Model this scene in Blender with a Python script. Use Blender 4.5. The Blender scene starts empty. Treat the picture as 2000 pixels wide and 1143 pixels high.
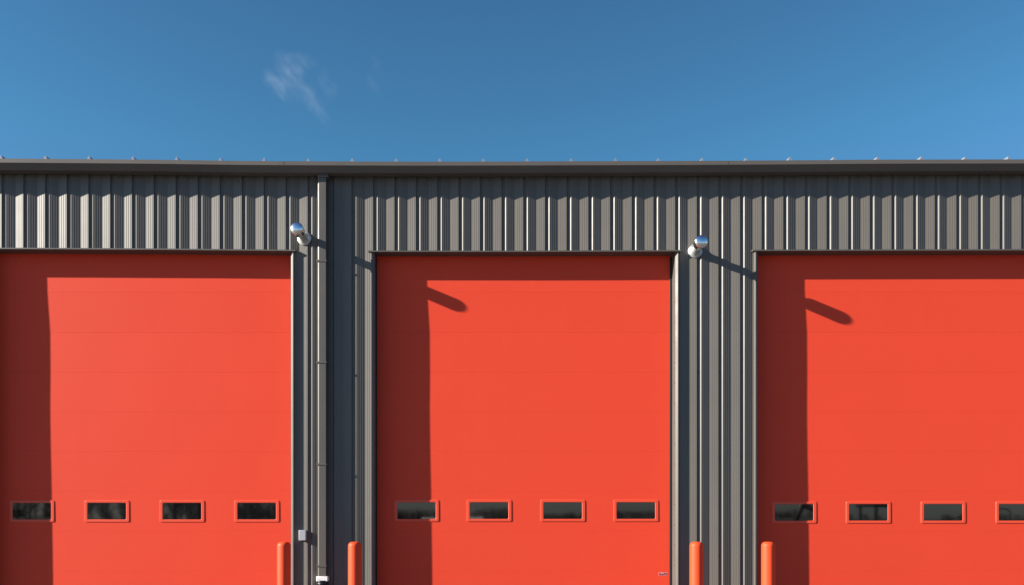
import bpy, bmesh, math, random
from mathutils import Vector, Matrix, Euler

R = math.radians
S = bpy.context.scene
C = S.collection

# ------------------------------------------------------------------ survey of the facade
# wall plane is y = 0, camera stands in front of it at y = -ZC; d = distance in front of the wall
PPM, ZC, HX, HY, EYE = 139.0, 11.2, 935.0, 1010.0, 1.6
def X(px, d=0.0): return (px - HX) / PPM * (ZC - d) / ZC
def Z(py, d=0.0): return EYE + (HY - py) / PPM * (ZC - d) / ZC
D = 0.186                              # doors sit this far behind the wall plane
SUN = Vector((-3.83, -1.0, 1.59)).normalized()
SUN_EL = math.asin(SUN.z)
SUN_AZ = math.atan2(SUN.x, SUN.y)

# ------------------------------------------------------------------ helpers
def new_bm(): return bmesh.new()

def face(bm, vs, mi=0, smooth=False):
    try:
        f = bm.faces.new(vs); f.material_index = mi; f.smooth = smooth
        return f
    except ValueError:
        return None

def box(bm, x0, x1, d0, d1, z0, z1, mi=0, bevel=0.0, seg=2):
    """axis box; d runs toward the camera (d = -y)"""
    vs = [bm.verts.new((x, -d, z)) for x in (x0, x1) for d in (d0, d1) for z in (z0, z1)]
    idx = [(0,1,3,2),(4,6,7,5),(0,4,5,1),(2,3,7,6),(0,2,6,4),(1,5,7,3)]
    fs = [face(bm, [vs[i] for i in q], mi) for q in idx]
    bmesh.ops.recalc_face_normals(bm, faces=fs)
    if bevel:
        es = list({e for f in fs for e in f.edges})
        r = bmesh.ops.bevel(bm, geom=es, offset=bevel, segments=seg, profile=0.5, affect='EDGES')
        for f in r['faces']: f.smooth = True; f.material_index = mi
    return vs

# surveyed levels: the eave and the lintels were not hung dead level (offsets in survey units, + is down)
EAVE_LEVEL = [(-4000, -6), (0, -5.3), (300, -3), (500, -.3), (800, .8), (1000, .5), (1350, -.6), (1560, -1.8), (1700, -3), (2000, -3.5), (6000, -4)]
HEAD_LEVEL = [(-4000, -6), (0, -5.8), (300, -4.3), (560, -1.8), (720, -.2), (1000, 0), (1320, -1.2), (1470, -1.9), (2000, -3), (6000, -3)]
def level(table, x):
    px = x * PPM + HX
    for (a, ea), (b, eb) in zip(table, table[1:]):
        if a <= px <= b: return -(ea + (eb - ea) * (px - a) / (b - a)) / PPM
    return 0.0
def prism_level(bm, prof, x0, x1, table, mi=0):
    """prism_x that follows a surveyed level along x"""
    n = max(1, int((x1 - x0) / .6)); k = len(prof); rows = []
    for i in range(n + 1):
        x = x0 + (x1 - x0) * i / n; dz_ = level(table, x)
        rows.append([bm.verts.new((x, -d, z + dz_)) for d, z in prof])
    fs = [face(bm, rows[0][::-1], mi), face(bm, rows[-1], mi)]
    for a, b in zip(rows, rows[1:]):
        for i in range(k):
            j = (i + 1) % k
            fs.append(face(bm, [a[i], a[j], b[j], b[i]], mi))
    bmesh.ops.recalc_face_normals(bm, faces=[f for f in fs if f])

def prism_x(bm, prof, x0, x1, mi=0, closed=True, caps=True):
    """extrude a (d, z) polygon along x"""
    a = [bm.verts.new((x0, -d, z)) for d, z in prof]
    b = [bm.verts.new((x1, -d, z)) for d, z in prof]
    n = len(prof); fs = []
    for i in range(n if closed else n - 1):
        j = (i + 1) % n
        fs.append(face(bm, [a[i], a[j], b[j], b[i]], mi))
    if caps and closed:
        fs.append(face(bm, a[::-1], mi)); fs.append(face(bm, b, mi))
    bmesh.ops.recalc_face_normals(bm, faces=[f for f in fs if f])

def prism_z(bm, prof, z0, z1, mi=0, closed=True):
    """extrude an (x, d) polygon along z"""
    a = [bm.verts.new((x, -d, z0)) for x, d in prof]
    b = [bm.verts.new((x, -d, z1)) for x, d in prof]
    n = len(prof); fs = []
    for i in range(n if closed else n - 1):
        j = (i + 1) % n
        fs.append(face(bm, [a[i], a[j], b[j], b[i]], mi))
    if closed:
        fs.append(face(bm, a[::-1], mi)); fs.append(face(bm, b, mi))
    bmesh.ops.recalc_face_normals(bm, faces=[f for f in fs if f])

def lathe(bm, prof, axis='z', seg=32, mi=0, sharp=()):
    """prof: (t, r) along the axis; axis 'z' up or 'd' toward the camera. Points listed twice make a crease."""
    rings = []
    for t, r in prof:
        if r < 1e-6:
            p = (0, 0, t) if axis == 'z' else (0, -t, 0)
            rings.append([bm.verts.new(p)])
        else:
            ring = []
            for k in range(seg):
                a = 2 * math.pi * k / seg
                c, s = r * math.cos(a), r * math.sin(a)
                ring.append(bm.verts.new((c, s, t) if axis == 'z' else (c, -t, s)))
            rings.append(ring)
    fs = []
    for i in range(len(rings) - 1):
        a, b = rings[i], rings[i + 1]
        if abs(prof[i][0] - prof[i+1][0]) < 1e-9 and abs(prof[i][1] - prof[i+1][1]) < 1e-9:
            continue
        for k in range(seg):
            k2 = (k + 1) % seg
            if len(a) == 1 and len(b) == 1: continue
            if len(a) == 1: fs.append(face(bm, [a[0], b[k2], b[k]], mi, True))
            elif len(b) == 1: fs.append(face(bm, [a[k], a[k2], b[0]], mi, True))
            else: fs.append(face(bm, [a[k], a[k2], b[k2], b[k]], mi, True))
    bmesh.ops.recalc_face_normals(bm, faces=[f for f in fs if f])

def tube(bm, p0, p1, r0, r1, n=5, mi=0):
    p0, p1 = Vector(p0), Vector(p1)
    ax = (p1 - p0)
    if ax.length < 1e-6: return
    ax.normalize()
    u = ax.orthogonal().normalized(); v = ax.cross(u)
    a, b = [], []
    for k in range(n):
        t = 2 * math.pi * k / n
        o = u * math.cos(t) + v * math.sin(t)
        a.append(bm.verts.new(p0 + o * r0)); b.append(bm.verts.new(p1 + o * r1))
    for k in range(n):
        face(bm, [a[k], a[(k+1) % n], b[(k+1) % n], b[k]], mi, True)
    face(bm, b, mi)

def obj(name, bm, mats, parent=None, loc=(0, 0, 0)):
    me = bpy.data.meshes.new(name)
    bm.to_mesh(me); bm.free()
    for m in (mats if isinstance(mats, (list, tuple)) else [mats]): me.materials.append(m)
    o = bpy.data.objects.new(name, me); C.objects.link(o)
    o.parent = parent; o.location = loc
    return o

def thing(name, label, cat, loc=(0, 0, 0), group=None, rot=(0, 0, 0)):
    o = bpy.data.objects.new(name, None); C.objects.link(o)
    o.location = loc; o.rotation_euler = rot; o.empty_display_size = 0.2
    o['label'] = label; o['category'] = cat
    if group: o['group'] = group
    return o

def tag(o, label=None, cat=None, group=None, kind=None):
    if label: o['label'] = label
    if cat: o['category'] = cat
    if group: o['group'] = group
    if kind: o['kind'] = kind
    return o

def copy_tree(root, loc, label=None, rot=None):
    r = root.copy(); C.objects.link(r); r.location = loc
    if rot: r.rotation_euler = rot
    if label: r['label'] = label
    for ch in list(root.children):
        c = ch.copy(); C.objects.link(c); c.parent = r
        for g in list(ch.children):
            e = g.copy(); C.objects.link(e); e.parent = c
    return r

# ------------------------------------------------------------------ materials
class NT:
    def __init__(self, name):
        self.m = bpy.data.materials.new(name); self.m.use_nodes = True
        self.t = self.m.node_tree; self.n = self.t.nodes; self.l = self.t.links
        self.b = self.n['Principled BSDF']; self.out = self.n['Material Output']
    def add(self, typ, **kw):
        nd = self.n.new(typ)
        for k, v in kw.items():
            if hasattr(nd, k): setattr(nd, k, v)
            else: nd.inputs[k].default_value = v
        return nd
    def link(self, a, b): self.l.new(a, b)
    def noise(self, scale, detail=3.0, stretch=(1, 1, 1), rough=0.55, dist=0.0):
        tc = self.add('ShaderNodeTexCoord'); mp = self.add('ShaderNodeMapping')
        mp.inputs['Scale'].default_value = stretch
        self.link(tc.outputs['Object'], mp.inputs['Vector'])
        ns = self.add('ShaderNodeTexNoise')
        ns.inputs['Scale'].default_value = scale; ns.inputs['Detail'].default_value = detail
        ns.inputs['Roughness'].default_value = rough; ns.inputs['Distortion'].default_value = dist
        self.link(mp.outputs['Vector'], ns.inputs['Vector'])
        return ns.outputs['Fac']
    def ramp(self, fac, stops):
        r = self.add('ShaderNodeValToRGB')
        el = r.color_ramp.elements
        while len(el) < len(stops): el.new(0.5)
        for e, (p, c) in zip(el, stops):
            e.position = p; e.color = (*c, 1) if len(c) == 3 else c
        self.link(fac, r.inputs['Fac']); return r.outputs['Color']
    def rng(self, fac, a, b, lo, hi):
        r = self.add('ShaderNodeMapRange')
        for i, v in zip(('From Min', 'From Max', 'To Min', 'To Max'), (a, b, lo, hi)): r.inputs[i].default_value = v
        self.link(fac, r.inputs['Value']); return r.outputs['Result']
    def mul(self, a, b):
        m = self.add('ShaderNodeMix', data_type='RGBA', blend_type='MULTIPLY')
        m.inputs['Factor'].default_value = 1
        self.link(a, m.inputs['A']); self.link(b, m.inputs['B']); return m.outputs['Result']
    def bump(self, fac, strength, dist):
        b = self.add('ShaderNodeBump'); b.inputs['Strength'].default_value = strength
        b.inputs['Distance'].default_value = dist
        self.link(fac, b.inputs['Height']); self.link(b.outputs['Normal'], self.b.inputs['Normal'])
        return b

def paint(name, col, rough, var=0.06, streak=0.05, metallic=0.0, spec=0.5, bump=None, coat=0.0, rvar=0.06):
    """coated sheet metal: flat colour with faint mottling, run-off streaks and uneven gloss"""
    t = NT(name)
    lo = tuple(c * (1 - var) for c in col); hi = tuple(min(1, c * (1 + var)) for c in col)
    base = t.ramp(t.noise(1.3, 4), [(0.3, lo), (0.7, hi)])
    sk = t.ramp(t.noise(9.0, 3, (1, 1, 0.06)), [(0.25, (1 - streak,) * 3), (0.75, (1, 1, 1))])
    t.link(t.mul(base, sk), t.b.inputs['Base Color'])
    t.link(t.rng(t.noise(3.5, 4), 0.3, 0.7, rough - rvar, rough + rvar), t.b.inputs['Roughness'])
    t.b.inputs['Metallic'].default_value = metallic
    t.b.inputs['Specular IOR Level'].default_value = spec
    t.b.inputs['Coat Weight'].default_value = coat
    if bump: t.bump(t.noise(bump[0], 2), bump[1], bump[2])
    return t.m

M = {}
M['wall'] = paint('bronze_wall_paint', (0.120, 0.109, 0.094), 0.47, 0.04, 0.07, spec=0.40, bump=(2.5, 0.10, 0.002), rvar=0.02)
M['trim'] = paint('bronze_trim_paint', (0.098, 0.089, 0.077), 0.46, 0.05, 0.06, spec=0.45, bump=(5, 0.1, 0.004))
M['gutter'] = paint('bronze_gutter_paint', (0.115, 0.102, 0.09), 0.5, 0.05, 0.04, spec=0.3, bump=(3, 0.12, 0.006))
M['door'] = paint('orange_red_door_paint', (0.745, 0.063, 0.029), 0.58, 0.012, 0.012, spec=0.15, bump=(120, 0.45, 0.0014), rvar=0.012)
M['frame'] = paint('orange_red_frame_plastic', (0.74, 0.070, 0.028), 0.38, 0.02, 0.0, spec=0.5)
M['bollard'] = paint('orange_bollard_plastic', (0.76, 0.064, 0.015), 0.52, 0.03, 0.0, spec=0.28, bump=(40, 0.05, 0.001))
M['roof'] = paint('galvalume_roof', (0.33, 0.37, 0.41), 0.36, 0.06, 0.05, metallic=0.5)
M['galv'] = paint('galvanised_steel', (0.46, 0.48, 0.47), 0.45, 0.12, 0.04, metallic=0.6)
M['chrome'] = paint('polished_stainless_steel', (0.84, 0.84, 0.84), 0.19, 0.02, 0.0, metallic=1.0, rvar=0.03)
M['rubber'] = paint('black_rubber', (0.010, 0.010, 0.011), 0.6, 0.1, 0.0)
M['greybox'] = paint('light_grey_plastic', (0.36, 0.375, 0.39), 0.5, 0.03, 0.0)
M['white'] = paint('white_plastic', (0.80, 0.80, 0.78), 0.35, 0.03, 0.02)
M['blackpipe'] = paint('black_plastic_pipe', (0.012, 0.012, 0.013), 0.3, 0.1, 0.0)
M['screw'] = paint('screw_head', (0.05, 0.047, 0.043), 0.4, 0.1, 0.0, metallic=0.4)
M['crimson'] = paint('crimson_sticker_print', (0.30, 0.012, 0.045), 0.4, 0.05, 0.0)
M['pale'] = paint('pale_sticker_print', (0.55, 0.36, 0.34), 0.5, 0.05, 0.0)
M['fence'] = paint('white_fence_paint', (0.78, 0.76, 0.70), 0.5, 0.08, 0.05)
M['machine'] = paint('dark_machine_paint', (0.03, 0.028, 0.026), 0.4, 0.1, 0.0)
M['tyre'] = paint('tyre_rubber', (0.012, 0.012, 0.012), 0.7, 0.1, 0.0)

def mat_glass():
    t = NT('dark_window_glass')
    t.b.inputs['Base Color'].default_value = (0.004, 0.0045, 0.005, 1)
    t.b.inputs['Roughness'].default_value = 0.03
    t.b.inputs['IOR'].default_value = 1.85
    t.bump(t.noise(5, 2), 0.04, 0.002)
    return t.m
M['glass'] = mat_glass()

def mat_bark():
    t = NT('winter_bark')
    t.link(t.ramp(t.noise(5, 5, (1, 1, .25)), [(0.3, (.035, .028, .022)), (0.7, (.09, .075, .062))]), t.b.inputs['Base Color'])
    t.b.inputs['Roughness'].default_value = 0.9
    return t.m
M['bark'] = mat_bark()

def mat_ground():
    t = NT('winter_field')
    a = t.ramp(t.noise(0.08, 6), [(0.3, (.10, .085, .05)), (0.7, (.16, .14, .085))])
    b = t.ramp(t.noise(6, 4), [(0.2, (.75, .75, .75)), (0.8, (1, 1, 1))])
    t.link(t.mul(a, b), t.b.inputs['Base Color']); t.b.inputs['Roughness'].default_value = 0.95
    return t.m
M['ground'] = mat_ground()

def mat_asphalt():
    t = NT('asphalt')
    a = t.ramp(t.noise(0.5, 6), [(0.3, (.085, .083, .08)), (0.7, (.12, .117, .11))])
    b = t.ramp(t.noise(40, 3), [(0.2, (.85, .85, .85)), (0.8, (1, 1, 1))])
    t.link(t.mul(a, b), t.b.inputs['Base Color']); t.b.inputs['Roughness'].default_value = 0.85
    t.bump(t.noise(60, 3), 0.3, 0.003)
    return t.m
M['asphalt'] = mat_asphalt()

# ------------------------------------------------------------------ setting: ground
bm = new_bm()
vs = [bm.verts.new(p) for p in ((-3000, -3000, 0), (3000, -3000, 0), (3000, 3000, 0), (-3000, 3000, 0))]
face(bm, vs)
tag(obj('ground', bm, M['ground']), kind='structure')
bm = new_bm()
vs = [bm.verts.new(p) for p in ((-24, -30, .004), (26, -30, .004), (26, 24, .004), (-24, 24, .004))]
face(bm, vs)
tag(obj('asphalt_yard', bm, M['asphalt']), kind='structure')

# ------------------------------------------------------------------ building
OPEN = [(-22.0, 568.0), (731.5, 1318.5), (1480.5, 2069.5)]      # clear openings, survey units on the wall
HEAD = Z(491.5)
LEFT, RIGHT = X(-430), X(2480)
TOPZ = 6.44
DEPTH = 18.0

bld = thing('garage_building', 'long dark bronze ribbed metal garage with three orange roll-up doors under an eave gutter', 'building')

# --- ribbed wall panel: shallow V pans between narrow grooves, 305 mm pitch, small stiffening beads
PITCH = 0.3048
X0 = X(14.8)
def pan_profile():
    pts = [(0.0, 0.0)]
    def half(x0, d0, x1, d1):
        out = []
        for f in (.27, .52, .77):
            for df, b in ((-0.020, 0), (-0.008, .0008), (0.008, .0008), (0.020, 0)):
                g = f + df / 0.12 * 0.5
                out.append((x0 + (x1 - x0) * g, d0 + (d1 - d0) * g + b))
        return out
    pts += half(0, 0, .12, -.0235) + [(.12, -.0235)] + half(.12, -.0235, .24, 0) + [(.24, 0)]
    pts += [(.252, -.022), (.282, -.022)]
    return pts
PAN = pan_profile()
# side laps are never gauged perfectly: the sheets creep by a couple of centimetres along the wall
CREEP = [(-2000, -3), (0, -3), (300, -2.5), (520, 0.8), (700, 3.0), (950, -.8), (1300, -.6), (2000, -2.5), (4000, -2.5)]
def creep(x):
    px = x * PPM + HX
    for (a, ea), (b, eb) in zip(CREEP, CREEP[1:]):
        if a <= px <= b: return x + (ea + (eb - ea) * (px - a) / (b - a)) / PPM
    return x
def wall_profile(xa, xb):
    n0 = int(math.floor((xa - X0) / PITCH)) - 1
    n1 = int(math.ceil((xb - X0) / PITCH)) + 1
    full = [(creep(X0 + n * PITCH + u), d) for n in range(n0, n1) for u, d in PAN]
    def at(x):
        for (u0, d0), (u1, d1) in zip(full, full[1:]):
            if u0 <= x <= u1: return d0 + (d1 - d0) * (x - u0) / max(1e-9, u1 - u0)
        return 0
    return [(xa, at(xa))] + [p for p in full if xa + 1e-4 < p[0] < xb - 1e-4] + [(xb, at(xb))]

bm = new_bm()
edges = [LEFT] + [X(e) for o in OPEN for e in o] + [RIGHT]
def wall_strip(xa, xb, z0, z1):
    pr = wall_profile(xa, xb)
    lo = [bm.verts.new((x, -d, z0 + (level(HEAD_LEVEL, x) if z0 > 1 else 0))) for x, d in pr]
    hi = [bm.verts.new((x, -d, z1)) for x, d in pr]
    for i in range(len(pr) - 1): face(bm, [lo[i], lo[i + 1], hi[i + 1], hi[i]])
for i in range(0, len(edges) - 1):
    if i % 2 == 0: wall_strip(edges[i], edges[i + 1], 0.0, TOPZ)
    else: wall_strip(edges[i], edges[i + 1], HEAD + .002, TOPZ)
# side and back walls
box(bm, LEFT - .06, LEFT, -DEPTH, -.003, 0, TOPZ - .03)
box(bm, RIGHT, RIGHT + .06, -DEPTH, -.003, 0, TOPZ - .03)
box(bm, LEFT - .06, RIGHT + .06, -DEPTH - .06, -DEPTH - .002, 0, TOPZ - .03)
# panel screws in the grooves
rnd = random.Random(4)
for i in range(0, len(edges) - 1, 2):
    n = int((edges[i] - X0) / PITCH)
    while X0 + n * PITCH < edges[i + 1]:
        x = creep(X0 + n * PITCH + .267)
        if edges[i] + .05 < x < edges[i + 1] - .05:
            for zz in (1.05, 2.45, 3.65, 4.95, 5.9):
                box(bm, x - .006, x + .006, -.024, -.014, zz - .006, zz + .006, 1)
        n += 1
wall = obj('wall', bm, [M['wall'], M['screw']], bld)

# --- roof: low slope deck with trapezoid seams whose ends show above the gutter
EAVE_D, EAVE_Z = 0.10, Z(321.3, 0.10)
SL = 0.07
bm = new_bm()
RIDGE = DEPTH / 2
def roof_z(d): return EAVE_Z + SL * (EAVE_D - d) if d > -RIDGE else EAVE_Z + SL * (EAVE_D + RIDGE) - SL * (-RIDGE - d)
prism_level(bm, [(EAVE_D, EAVE_Z), (-RIDGE, roof_z(-RIDGE)), (-DEPTH - .2, roof_z(-DEPTH - .2)),
             (-DEPTH - .2, roof_z(-DEPTH - .2) - .05), (-RIDGE, roof_z(-RIDGE) - .05), (EAVE_D, EAVE_Z - .02)], LEFT - .15, RIGHT + .15, EAVE_LEVEL)
roof = obj('roof', bm, M['roof'], bld)
bm = new_bm()
hs = .082
for sgn in (1,):
    # one seam: trapezoid rising from the eave, folded closed at its end
    L = RIDGE + EAVE_D
    a = [(-.042, 0), (-.006, hs), (.006, hs), (.042, 0)]
    fr = [bm.verts.new((u, -.012 if w > 0 else -.03, w)) for u, w in a]
    bk = [bm.verts.new((u, L, w + SL * L)) for u, w in a]
    for k in range(3): face(bm, [fr[k], fr[k + 1], bk[k + 1], bk[k]])
    face(bm, [fr[0], fr[3], fr[2], fr[1]]); face(bm, bk)
    bmesh.ops.recalc_face_normals(bm, faces=bm.faces[:])
x_s = X(3.5, .1) - 5 * .6096
seam = obj('roof_seam', bm, M['roof'], roof, (x_s, -EAVE_D, EAVE_Z + .001 + level(EAVE_LEVEL, x_s)))
n_s = 1
while x_s + n_s * .6096 < RIGHT:
    c = seam.copy(); C.objects.link(c); c.parent = roof
    c.location = (x_s + n_s * .6096 + rnd.uniform(-.004, .004), -EAVE_D + rnd.uniform(-.006, .006), EAVE_Z + .001 + level(EAVE_LEVEL, x_s + n_s * .6096) + rnd.uniform(-.003, .003))
    n_s += 1

# --- eave gutter
bm = new_bm()
zt, zl, zb = Z(315, .216), Z(322.8, .216), Z(337.5, .15)
prof = [(.216, zt), (.216, zl), (.213, zl - .003), (.15, zb), (.025, zb + .003), (.025, zt - .06), (.204, zt - .06), (.204, zt)]
inner = [(.2125, zt - .004), (.2125, zl + .002), (.148, zb + .006), (.03, zb + .008), (.03, zt - .065), (.2065, zt - .065), (.2065, zt - .004)]
joints = [LEFT - .15, X(-320, .2), X(555.5, .2), X(1422, .2), X(2290, .2), RIGHT + .15]
for a, b in zip(joints, joints[1:]):
    prism_level(bm, prof, a + .004, b - .004, EAVE_LEVEL)
prism_level(bm, inner, LEFT - .14, RIGHT + .14, EAVE_LEVEL)
for j in joints[1:-1]:                       # lap plates at the joints
    prism_level(bm, [(.2155, zl - .004), (.1515, zb - .0035), (.03, zb - .0005), (.03, zb + .02), (.15, zb + .02), (.21, zl)], j - .05, j + .03, EAVE_LEVEL)
# hanger screws standing at the lip
for px in (549.0, 1415.5, 1550.0, 120.0, 1880.0):
    q = level(EAVE_LEVEL, X(px, .2))
    box(bm, X(px, .2) - .004, X(px, .2) + .004, .17, .178, zt - .07 + q, zt + .012 + q, 1)
obj('gutter', bm, [M['gutter'], M['galv']], bld)

# --- door trim
def jamb(px, side):
    """side +1: the opening lies to the right of the jamb (left jamb of a door)"""
    x = X(px); s = side
    prof = [(x, -D - .012), (x, -.004), (x - s * .004, .000), (x - s * .033, .024), (x - s * .047, .024), (x - s * .050, .021), (x - s * .050, -.03), (x - s * .02, -.03), (x - s * .02, -D - .012)]
    bm = new_bm()
    prism_z(bm, prof, 0.0, HEAD - .001 + level(HEAD_LEVEL, x))
    z = 0.35
    while z < HEAD - .15:
        cx, cd = x + s * .0005, -.012
        r = .0065
        vs = []
        box(bm, min(cx, cx + s * .004), max(cx, cx + s * .004), cd - r, cd + r, z - r, z + r, 1)
        z += .285
    return obj('jamb_trim', bm, [M['trim'], M['screw']], bld)
def head(pa, pb):
    xa, xb = X(pa), X(pb)
    bm = new_bm()
    zt_ = Z(489.3, .038); zb_ = Z(492.2, .038)
    # drip cap reaching past the jambs, then the soffit return back to the door
    prism_level(bm, [(.038, zt_ - .002), (.038, zb_), (.033, zb_), (.033, zb_ + .004), (-D - .012, zb_ + .006), (-D - .012, zb_ + .03), (-.01, zb_ + .03), (-.01, zt_ + .012), (.026, zt_ + .002)], xa - .084, xb + .074, HEAD_LEVEL)
    return obj('head_trim', bm, M['trim'], bld)
def seals(pa, pb):
    xa, xb = X(pa), X(pb)
    for a, b, d in ((xa + .0005, xa + .014, .03), (xb - .034, xb - .0005, .022)):
        bm = new_bm()
        box(bm, a, b, -D - .012, -D + d, 0, HEAD - .02, 0, .004)
        obj('weatherstrip', bm, M['rubber'], bld)
for pa, pb in OPEN:
    jamb(pa, 1); jamb(pb, -1); head(pa, pb); seals(pa, pb)

# --- window frame and pane meshes, shared by all twelve windows
FW, FH, GW, GH = .642, .314, .541, .229
def rrect(w, h, r, n=6):
    pts = []
    for cx, cz, a0 in ((w/2 - r, h/2 - r, 0), (-w/2 + r, h/2 - r, 90), (-w/2 + r, -h/2 + r, 180), (w/2 - r, -h/2 + r, 270)):
        for k in range(n + 1):
            a = R(a0 + 90 * k / n); pts.append((cx + r * math.cos(a), cz + r * math.sin(a)))
    return pts
def frame_mesh():
    bm = new_bm()
    rings = []
    for w, h, r, d in ((FW, FH, .024, -.004), (FW, FH, .024, .001), (FW - .006, FH - .006, .022, .0055), (FW - .012, FH - .012, .019, .0068),
                       (GW + .022, GH + .022, .02, .0068), (GW + .015, GH + .015, .017, .0058), (GW, GH, .013, -.001)):
        rings.append([bm.verts.new((x, -d, z)) for x, z in rrect(w, h, r)])
    n = len(rings[0])
    for a, b in zip(rings, rings[1:]):
        for k in range(n): face(bm, [a[k], a[(k+1) % n], b[(k+1) % n], b[k]])
    bmesh.ops.recalc_face_normals(bm, faces=bm.faces[:])
    # open shell: make sure the face ring looks outward
    bm.faces.ensure_lookup_table()
    if sum(f.normal.y for f in bm.faces) > 0: bmesh.ops.reverse_faces(bm, faces=bm.faces[:])
    return bm
def pane_mesh():
    bm = new_bm()
    for d, flip in ((.0012, False), (-.003, True)):
        vs = [bm.verts.new((x, -d, z)) for x, z in rrect(GW + .006, GH + .006, .014)]
        f = face(bm, vs)
        if (f.normal.y if f.normal.length else 0) > 0 and not flip: f.normal_flip()
    bmesh.ops.recalc_face_normals(bm, faces=[])
    return bm

# door sections: the joints, and how far the curtain leans out of true at each
SEC = [(455, .014), (493.5, .013), (571.3, .010), (650, .001), (727.5, .000), (805, .001), (882, -.001), (960, -.004), (1038, -.006), (1116, -.008), (1194, -.009), (1232, -.010)]
def lean(z):
    pts = [(Z(y, -D), e) for y, e in SEC]
    for (za, ea), (zb_, eb) in zip(pts, pts[1:]):
        if zb_ <= z <= za: return eb + (ea - eb) * (z - zb_) / (za - zb_)
    return pts[-1][1] if z < pts[-1][0] else pts[0][1]
frame0 = pane0 = None
#          window left edges (survey), top, bottom
WIN = [((18.0, 164.7, 311.6, 457.6), 977.6, 1019.8), ((769.6, 911.6, 1055.4, 1198.3), 976.4, 1019.0), ((1507.2, 1652.4, 1798.6, 1945.0), 979.6, 1022.6)]
dz = [(-0.0, 0.0, 0.0), (0, 0, 0), (0, 0, 0)]
doors = []
for (pa, pb), (wl, wt, wb) in zip(OPEN, WIN):
    xa, xb = X(pa) - .12, X(pb) + .12
    bm = new_bm()
    prof = []
    for y, e in SEC:
        z = Z(y, -D); dd = -D + e
        if y in (455,): prof.append((dd, z))
        elif y == 1232: prof.append((dd, 0.01))
        else: prof += [(dd, z + .0018), (dd - .0012, z + .0006), (dd - .0012, z - .0006), (dd, z - .0018)]
    prof += [(-D - .07, .01), (-D - .07, Z(455, -D))]
    prism_x(bm, prof, xa, xb)
    dr = obj('door', bm, M['door'], bld)
    doors.append(dr)
    for k, w in enumerate(wl):
        px = w + 44.0; py = (wt + wb) / 2
        zc = Z(py, -D)
        loc = (X(px, -D), D - lean(zc) - .0, zc)
        if frame0 is None:
            f = obj('window_frame', frame_mesh(), M['frame'], dr, loc); frame0 = f
            p = obj('window_pane', pane_mesh(), M['glass'], dr, loc); pane0 = p
        else:
            f = frame0.copy(); C.objects.link(f); f.parent = dr; f.location = loc
            p = pane0.copy(); C.objects.link(p); p.parent = dr; p.location = loc
        # glass never sits perfectly true
        p.rotation_euler = (rnd.uniform(-.0015, .0015), 0, rnd.uniform(-.002, .002))
        p.location.y -= .0012

# --- downspout
DX0, DX1, DD0, DD1 = X(620.0, .1), X(637.2, .1), .012, .100
ZB = Z(1126, .11)
bm = new_bm()
c = .008
prof = [(DX0, DD0), (DX0, DD1 - .021), (DX0 + .004, DD1 - .012), (DX0 + .019, DD1 - .001), (DX0 + .023, DD1), (DX1 - c, DD1), (DX1 - c * .3, DD1 - c * .3), (DX1, DD1 - c), (DX1, DD0)]
prism_z(bm, prof, ZB - .03, zb + .01)
box(bm, DX0 + .01, DX1 + .03, .006, DD1 + .014, zb - .045, zb + .006, 0, .006)   # outlet sleeve under the gutter
down = obj('downspout', bm, M['trim'], bld)
strap0 = None
for y in (509, 707.5, 907, 1106):
    z = Z(y, .115)
    if strap0 is None:
        bm = new_bm()
        box(bm, DX0 - .007, DX1 + .006, DD1 - .015, DD1 + .006, -.014, .014, 0, .003)
        box(bm, DX0 - .007, DX0 - .0005, .003, DD1 - .015, -.014, .014)
        box(bm, DX1 + .0005, DX1 + .006, .003, DD1 - .015, -.014, .014)
        box(bm, DX1 + .006, DX1 + .05, .001, .004, -.014, .014)
        strap0 = obj('strap', bm, M['trim'], down, (0, 0, z))
    else:
        s_ = strap0.copy(); C.objects.link(s_); s_.parent = down; s_.location = (0, 0, z)
bm = new_bm()
box(bm, DX0 - .012, DX1 + .026, .006, DD1 + .03, ZB - .07, ZB, 0, .008)
obj('drain_adapter', bm, M['white'], down)
bm = new_bm()
pr = [(0.0, 0.0)]
z = 0.0
while z < ZB - .075:
    pr += [(z, .066), (z + .008, .078), (z + .020, .078), (z + .028, .066)]
    z += .03
pr += [(ZB - .066, .066)]
lathe(bm, pr, 'z', 32)
obj('drain_pipe', bm, M['blackpipe'], down, ((DX0 + DX1) / 2 + .006, -.082, 0))

# ------------------------------------------------------------------ vent pipes
def make_vent(label, px, py):
    v = thing('vent_pipe', label, 'vent pipe', (X(px), 0, Z(py)), 'vent pipes above the doors', (R(-.4), 0, R(-3.2)))
    bm = new_bm()
    lathe(bm, [(-.02, .098), (.004, .098), (.004, .098), (.009, .092), (.013, .080), (.024, .068), (.040, .058), (.052, .0535), (.058, .0535), (.058, .052)], 'd', 40)
    obj('wall_flange', bm, M['galv'], v)
    bm = new_bm()
    lathe(bm, [(-.02, .052), (.28, .052), (.28, .052), (.28, .0)], 'd', 40)
    obj('pipe', bm, M['galv'], v)
    bm = new_bm()
    pts = [(0.250, .051), (0.253, .062), (0.258, .075), (0.264, .082), (0.268, .0845), (0.268, .0845), (0.367, .0865), (0.367, .0865), (0.371, .0880), (0.376, .0880), (0.379, .0868)]
    for k in range(1, 11):
        a = math.pi / 2 * k / 10
        pts.append((.379 + .036 * math.sin(a), max(0.0, .0868 * math.cos(a))))
    pts[-1] = (.415, 0.0)
    lathe(bm, pts, 'd', 48)
    obj('cap', bm, M['chrome'], v)
    return v
v0 = make_vent('domed metal vent pipe beside the downspout above the corner of the leftmost door', 594.5, 466.0)
copy_tree(v0, (X(1358), 0, Z(490.4)), 'domed metal vent pipe on the ribbed pillar between the middle door and the right-hand door')

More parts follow.
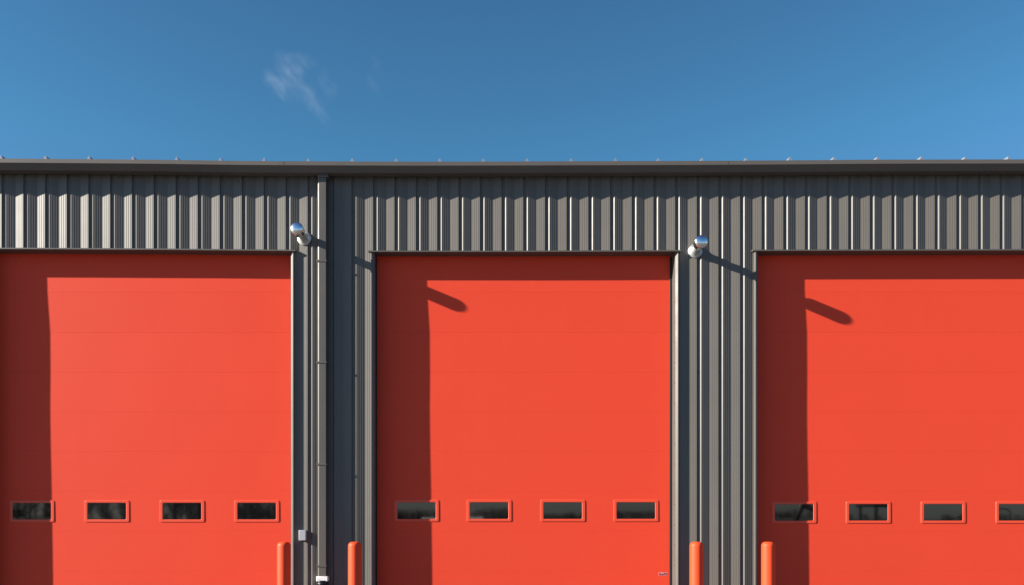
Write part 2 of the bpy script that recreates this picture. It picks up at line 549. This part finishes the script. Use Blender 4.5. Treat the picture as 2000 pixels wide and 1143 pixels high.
# ------------------------------------------------------------------ wall box
zc = Z(1046, .07); xc = X(590.5, .07)
bx = thing('junction_box', 'small light grey electrical box on the ribbed pillar left of the downspout', 'electrical box', (xc, 0, zc))
bm = new_bm()
box(bm, -.047, .047, -.02, .062, -.071, .071, 0, .006)
obj('box_body', bm, M['greybox'], bx)
bm = new_bm()
box(bm, -.050, .050, .0635, .078, -.072, .074, 0, .007)
obj('cover', bm, M['greybox'], bx)
bm = new_bm()
lathe(bm, [(-.090, 0), (-.090, .012), (-.078, .012), (-.078, .016), (-.069, .016), (-.069, 0)], 'z', 16)
obj('cable_gland', bm, M['rubber'], bx, (.004, -.052, 0))

# ------------------------------------------------------------------ sticker
ys = lean(Z(1121, -D))
st = thing('sticker', 'tiny crimson sticker with a pale border, low on the right side of the middle door', 'sticker', (X(1295.3, -D), D - ys, Z(1121.3, -D)), rot=(0, R(1.6), 0))
bm = new_bm(); box(bm, -.062, .062, -.001, .0012, -.024, .024)
obj('backing', bm, M['pale'], st)
bm = new_bm(); box(bm, -.056, .056, .0014, .0022, -.019, .019)
obj('print', bm, M['crimson'], st)
bm = new_bm()
box(bm, -.040, .010, .0024, .0030, .000, .013)
box(bm, .026, .034, .0024, .0030, -.012, .004)
box(bm, .040, .053, .0024, .0030, -.003, .003)
obj('emblem', bm, M['pale'], st)

# ------------------------------------------------------------------ bollards
BD = .76
def make_bollard(label, px, py):
    b = thing('bollard', label, 'bollard', (X(px, BD), -BD, 0), 'bollards beside the garage doors')
    H = Z(py, BD)
    bm = new_bm()
    r = .087
    pts = [(0.0, r), (H - .055, r)]
    for k in range(1, 10):
        a = math.pi / 2 * k / 9
        pts.append((H - .055 + .055 * math.sin(a) ** 1.0, r * (0.42 + 0.58 * math.cos(a))))
    pts.append((H + .001, r * .2)); pts.append((H + .0015, 0))
    lathe(bm, pts, 'z', 48)
    obj('sleeve', bm, M['bollard'], b)
    bm = new_bm()
    lathe(bm, [(0.004, .12), (.02, .115), (.026, .0875)], 'z', 40)
    obj('footing_collar', bm, M['asphalt'], b)
    return b
b0 = make_bollard('orange bollard in front of the right edge of the leftmost door, below the grey box', 554.5, 1058.5)
for px, lab in ((693, 'orange bollard standing between the downspout and the middle door'),
                (1360.5, 'orange bollard in front of the ribbed pillar just right of the middle door'),
                (1500.5, 'orange bollard in front of the left edge of the right-hand door')):
    copy_tree(b0, (X(px, BD), -BD, 0), lab)

# ------------------------------------------------------------------ what the windows mirror: the far side of the yard
def branch(bm, p, d, L, r, lvl, rn):
    q = p + d * L
    mid = p + d * L * .5 + Vector((rn.uniform(-1, 1), rn.uniform(-1, 1), rn.uniform(-.3, .6))) * L * .06
    n = 6 if lvl > 3 else 3
    tube(bm, p, mid, r, r * .8, n); tube(bm, mid, q, r * .8, r * .6, n)
    if lvl == 0: return
    for k in range(rn.choice((2, 3, 3))):
        ax = Vector((rn.uniform(-1, 1), rn.uniform(-1, 1), rn.uniform(-.4, .4)))
        nd = (d + ax * rn.uniform(.35, .75) + Vector((0, 0, .14))).normalized()
        s = p.lerp(q, rn.uniform(.55, 1.0))
        branch(bm, s, nd, L * rn.uniform(.6, .85), r * rn.uniform(.45, .62), lvl - 1, rn)
def bare_tree(label, loc, h, seed):
    rn = random.Random(seed)
    t = thing('bare_tree', label, 'tree', loc, 'bare trees across the yard')
    bm = new_bm()
    tube(bm, (0, 0, -.1), (.05 * h * .1, 0, h * .16), h * .030, h * .022, 8)
    tube(bm, (.05 * h * .1, 0, h * .16), (0, 0, h * .30), h * .022, h * .018, 8)
    obj('trunk', bm, M['bark'], t)
    bm = new_bm()
    for k in range(5):
        a = k * 2 * math.pi / 5 + rn.uniform(-.4, .4)
        d = Vector((math.cos(a) * .55, math.sin(a) * .55, rn.uniform(.7, 1.1))).normalized()
        branch(bm, Vector((0, 0, h * rn.uniform(.13, .29))), d, h * .26, h * .011, 4, rn)
    obj('crown', bm, M['bark'], t)
    return t
tr = [bare_tree('bare winter tree mirrored in the windows of the leftmost door', (-31, -48, 0), 11, 3),
      bare_tree('bare winter tree mirrored in the third window of the leftmost door', (-22.5, -52, 0), 12, 8)]
for i, (x, y, s, rz) in enumerate(((-36, -56, 1.0, 1.2), (-27.5, -60, .9, 2.2), (-18.2, -47, .85, 4.1), (-40, -44, .8, 5.0))):
    c = copy_tree(tr[i % 2], (x, y, 0), ('bare winter tree at the back of the group across the yard', 'bare winter tree between two others across the yard', 'bare winter tree mirrored in the last window of the leftmost door', 'bare winter tree at the far left across the yard')[i], (0, 0, rz))
    c.scale = (s, s, s)

rn = random.Random(21)
WOOD = [(-430, 9), (-120, 8), (-55, 7.5), (-28, 7), (-14, 5), (-5, 5), (14, 8.2), (26, 7), (40, 4), (64, 5.5), (100, 4), (340, 4.5)]
bm = new_bm()
for i in range(520):
    x = rn.uniform(-150, 180) if i % 3 else rn.uniform(-420, 330); y = -rn.uniform(430, 520)
    t = (x + 420) / 750
    for (xa_, ha_), (xb_, hb_) in zip(WOOD, WOOD[1:]):
        if xa_ <= x <= xb_: h = ha_ + (hb_ - ha_) * (x - xa_) / (xb_ - xa_)
    h *= rn.uniform(.75, 1.2)
    for k in range(26):
        a = rn.uniform(0, math.pi); w = rn.uniform(.25, 1.0) * h * .30
        bx_ = x + rn.uniform(-.2, .2) * h
        top = h * rn.uniform(.55, 1.0)
        tube(bm, (bx_, y + rn.uniform(-3, 3), 0), (bx_ + w * math.cos(a), y + rn.uniform(-3, 3), top), .30, .10, 3)
for i in range(80):
    x = rn.uniform(-88, -30); y = -rn.uniform(88, 110)
    h = rn.uniform(6, 12) * (1.0 if (i * 7) % 11 else .6)
    tube(bm, (x, y, 0), (x + rn.uniform(-.4, .4), y, h * .6), .14, .08, 4)
    for k in range(22):
        z0 = h * rn.uniform(.12, .6); a = rn.uniform(0, 2 * math.pi); l = h * rn.uniform(.15, .4)
        p = Vector((x, y, z0)); q = p + Vector((math.cos(a) * .6, math.sin(a) * .6, rn.uniform(.5, 1.0))).normalized() * l
        tube(bm, p, q, .055, .03, 3)
        for m_ in range(2):
            p2 = p.lerp(q, rn.uniform(.4, 1)); q2 = p2 + Vector((rn.uniform(-.6, .6), rn.uniform(-.6, .6), rn.uniform(.3, .9))) * l * .6
            tube(bm, p2, q2, .03, .015, 3)
o = obj('far_woods', bm, M['bark'])
tag(o, 'distant line of bare woods mirrored low in the door windows', 'woods', kind='stuff')

# white slatted fence lengths far across the yard
def fence(label, x, w, y, h):
    f = thing('slat_fence', label, 'fence', (x, y, 0), 'white fence lengths across the yard')
    bm = new_bm()
    n = int(w / .26)
    for k in range(n):
        u = -w / 2 + (k + .5) * w / n
        box(bm, u - .075, u + .075, -.02, .02, .05, h)
    obj('slats', bm, M['fence'], f)
    for zz in (.35, h - .3):
        bm = new_bm(); box(bm, -w/2, w/2, -.07, -.022, zz, zz + .12)
        obj('rail', bm, M['fence'], f)
    f.rotation_euler = (0, 0, R(52))
    return f
fence('white slatted fence length mirrored in the second window of the middle door', -.2, 3.0, -72, 1.74)
fence('white slatted fence length mirrored in the first window of the middle door', -5.2, 2.7, -72, 1.74)

# parked backhoe mirrored in the right-hand door
def machine():
    t = thing('backhoe', 'dark backhoe with a cab and raised boom mirrored in the windows of the right-hand door', 'backhoe', (16.2, -19.5, 0))
    def part(name, fn, m=M['machine']):
        bm = new_bm(); fn(bm); return obj(name, bm, m, t)
    part('chassis', lambda b: (box(b, -1.7, 4.7, -.45, .45, .62, 1.0, 0, .05), box(b, .55, 1.9, -.42, .42, 1.0, 1.5, 0, .1)))
    def cab(b):
        for x in (-1.05, -.42, .42):
            for d in (-.62, .62): box(b, x - .05, x + .05, d - .05, d + .05, 1.0, 2.02, 0, .01)
        box(b, -1.2, .6, -.75, .75, 2.02, 2.22, 0, .06)
    part('cab', cab)
    def boom(b):
        tube(b, (-1.6, 0, 1.0), (-2.5, 0, 1.55), .16, .16, 8); tube(b, (-2.5, 0, 1.55), (-3.6, 0, 2.05), .15, .11, 8)
        tube(b, (-3.55, 0, 2.1), (-4.0, 0, .95), .11, .09, 8)
        box(b, -4.3, -3.75, -.3, .3, .45, .95, 0, .08)
    part('boom', boom)
    def hoop(b):
        pts = [(4.62, 0, .9), (4.62, 0, 1.75)] + [(4.42 + .2 * math.cos(a), 0, 1.75 + .2 * math.sin(a)) for a in (.4, .8, 1.2, 1.57)] + [(3.6, 0, 1.98), (1.8, 0, 1.45)]
        for p, q in zip(pts, pts[1:]): tube(b, p, q, .03, .03, 6)
    part('hose', hoop)
    for x, r in ((-.9, .62), (1.45, .45)):
        for d in (-.72, .72):
            bm = new_bm()
            lathe(bm, [(-.16, 0), (-.16, r * .5), (-.14, r * .55), (-.16, r * .8), (-.12, r), (.12, r), (.16, r * .8), (.14, r * .55), (.16, r * .5), (.16, 0)], 'd', 28)
            obj('wheel', bm, M['tyre'], t, (x, d, r))
machine()

# ------------------------------------------------------------------ cloud wisps: real thin vapour, far up behind the building
def cloud(name, label, px, py, dist, rad, dens, lobes):
    """lobes: (px, py, half length, half width, slope in degrees, weight), sizes as seen in the survey"""
    fx = PPM * ZC
    sc = dist / fx * rad
    bm = new_bm()
    bmesh.ops.create_icosphere(bm, subdivisions=3, radius=1.0)
    loc = ((px - HX) / fx * dist, dist - ZC, EYE + (HY - py) / fx * dist)
    lb = [((lx - px) / rad, (py - ly) / rad, hl / rad, hw / rad, a, w) for lx, ly, hl, hw, a, w in lobes]
    o = obj(name, bm, cloud_mat(name + '_vapour', dens / sc, lb), None, loc)
    o.scale = (sc, sc, sc)
    return tag(o, label, 'cloud', 'thin cloud wisps in the blue sky')
def cloud_mat(name, dens, lobes):
    m = bpy.data.materials.new(name); m.use_nodes = True
    t = m.node_tree; n = t.nodes; l = t.links; n.clear()
    out = n.new('ShaderNodeOutputMaterial'); vol = n.new('ShaderNodeVolumePrincipled')
    vol.inputs['Color'].default_value = (1, 1, 1, 1); vol.inputs['Anisotropy'].default_value = 0.2
    tc = n.new('ShaderNodeTexCoord')
    def math_(op, a, b):
        q = n.new('ShaderNodeMath'); q.operation = op
        for i, v in enumerate((a, b)):
            if isinstance(v, (int, float)): q.inputs[i].default_value = v
            else: l.new(v, q.inputs[i])
        return q.outputs['Value']
    # turbulence bends every lobe, then tears it
    wn = n.new('ShaderNodeTexNoise'); wn.inputs['Scale'].default_value = 3.4; wn.inputs['Detail'].default_value = 6
    l.new(tc.outputs['Object'], wn.inputs['Vector'])
    sb = n.new('ShaderNodeVectorMath'); sb.operation = 'SUBTRACT'; l.new(wn.outputs['Color'], sb.inputs[0]); sb.inputs[1].default_value = (.5, .5, .5)
    sc_ = n.new('ShaderNodeVectorMath'); sc_.operation = 'SCALE'; l.new(sb.outputs['Vector'], sc_.inputs[0]); sc_.inputs['Scale'].default_value = .42
    ad = n.new('ShaderNodeVectorMath'); l.new(tc.outputs['Object'], ad.inputs[0]); l.new(sc_.outputs['Vector'], ad.inputs[1])
    total = None
    for cx, cz, hl, hw, ang, wgt in lobes:
        mp = n.new('ShaderNodeMapping'); mp.vector_type = 'TEXTURE'
        mp.inputs['Location'].default_value = (cx, 0, cz); mp.inputs['Rotation'].default_value = (0, R(ang), 0)
        mp.inputs['Scale'].default_value = (hl * 1.5, .30, hw * 1.9)
        l.new(ad.outputs['Vector'], mp.inputs['Vector'])
        ln = n.new('ShaderNodeVectorMath'); ln.operation = 'LENGTH'; l.new(mp.outputs['Vector'], ln.inputs[0])
        ed = n.new('ShaderNodeMapRange'); ed.interpolation_type = 'SMOOTHSTEP'
        for k, v in (('From Min', 0), ('From Max', 1.0), ('To Min', wgt), ('To Max', 0)): ed.inputs[k].default_value = v
        l.new(ln.outputs['Value'], ed.inputs['Value'])
        total = ed.outputs['Result'] if total is None else math_('ADD', total, ed.outputs['Result'])
    mp = n.new('ShaderNodeMapping'); mp.vector_type = 'TEXTURE'; mp.inputs['Rotation'].default_value = (0, R(52), 0); mp.inputs['Scale'].default_value = (.85, .5, .24)
    l.new(tc.outputs['Object'], mp.inputs['Vector'])
    ns = n.new('ShaderNodeTexNoise'); ns.inputs['Scale'].default_value = 2.2; ns.inputs['Detail'].default_value = 6; ns.inputs['Roughness'].default_value = .6
    l.new(mp.outputs['Vector'], ns.inputs['Vector'])
    th = n.new('ShaderNodeMapRange')
    for k, v in (('From Min', .36), ('From Max', .66), ('To Min', .08), ('To Max', 1.35)): th.inputs[k].default_value = v
    l.new(ns.outputs['Fac'], th.inputs['Value'])
    d = math_('MULTIPLY', math_('MULTIPLY', total, th.outputs['Result']), dens)
    l.new(d, vol.inputs['Density']); l.new(vol.outputs['Volume'], out.inputs['Volume'])
    return m
cloud('cloud', 'small torn white cloud wisp in the blue sky above the leftmost door', 590, 172, 1500, 95, 0.33,
      [(543, 164, 32, 13, 49, .9), (564, 134, 28, 14, 48, 1.0), (607, 192, 54, 11, 55, .65), (592, 121, 26, 9, 8, .4), (640, 164, 24, 10, 58, .5), (575, 160, 40, 30, 50, .25)])
cloud('cloud', 'barely visible wisp of cloud just right of the torn white cloud', 731, 150, 1500, 55, 0.40 * .25,
      [(729, 165, 22, 7, 60, .8), (735, 128, 18, 9, 80, .6)])

# ------------------------------------------------------------------ light, sky, camera
w = bpy.data.worlds.new('World'); S.world = w; w.use_nodes = True
t = w.node_tree
bg = t.nodes['Background']
sky = t.nodes.new('ShaderNodeTexSky'); sky.sky_type = 'NISHITA'
sky.sun_disc = False
sky.sun_elevation = SUN_EL
sky.sun_rotation = SUN_AZ
sky.altitude = 200; sky.air_density = 1.0; sky.dust_density = 0.4; sky.ozone_density = 4.0
geo = t.nodes.new('ShaderNodeTexCoord'); sep = t.nodes.new('ShaderNodeSeparateXYZ')
t.links.new(geo.outputs['Generated'], sep.inputs['Vector'])
rp = t.nodes.new('ShaderNodeValToRGB')
e = rp.color_ramp.elements
e[0].position = 0.0; e[0].color = (1.0, 1.04, 1.22, 1)
e[1].position = 0.40; e[1].color = (.67, 1.24, 1.26, 1)
for p_, c_ in ((.22, (.86, .95, 1.14, 1)), (.545, (.62, 1.08, 1.15, 1)), (.72, (.86, .88, 1.28, 1))):
    q_ = e.new(p_); q_.color = c_
t.links.new(sep.outputs['Z'], rp.inputs['Fac'])
mx = t.nodes.new('ShaderNodeMix'); mx.data_type = 'RGBA'; mx.blend_type = 'MULTIPLY'; mx.inputs['Factor'].default_value = 1
t.links.new(sky.outputs['Color'], mx.inputs['A']); t.links.new(rp.outputs['Color'], mx.inputs['B'])
t.links.new(mx.outputs['Result'], bg.inputs['Color'])
bg.inputs['Strength'].default_value = 0.05

sl = bpy.data.lights.new('sun', 'SUN'); sl.energy = 5.0; sl.angle = R(0.5); sl.color = (1.0, 0.93, 0.83)
so = bpy.data.objects.new('sun', sl); C.objects.link(so)
so.rotation_euler = SUN.to_track_quat('Z', 'Y').to_euler()
so.location = SUN * 60

cd = bpy.data.cameras.new('camera'); co = bpy.data.objects.new('camera', cd); C.objects.link(co)
co.location = (0, -ZC, EYE); co.rotation_euler = (R(90), 0, 0)
cd.sensor_width = 36; cd.sensor_fit = 'HORIZONTAL'; cd.lens = 36 * PPM * ZC / 2000
cd.shift_x = (1000 - HX) / 2000; cd.shift_y = (HY - 571.5) / 2000
cd.clip_end = 8000; cd.clip_start = .05
S.camera = co

S.view_settings.view_transform = 'Standard'; S.view_settings.look = 'None'
S.view_settings.exposure = 1.3; S.view_settings.gamma = 1.0
S.cycles.max_bounces = 8; S.cycles.volume_bounces = 1
S.cycles.use_denoising = True
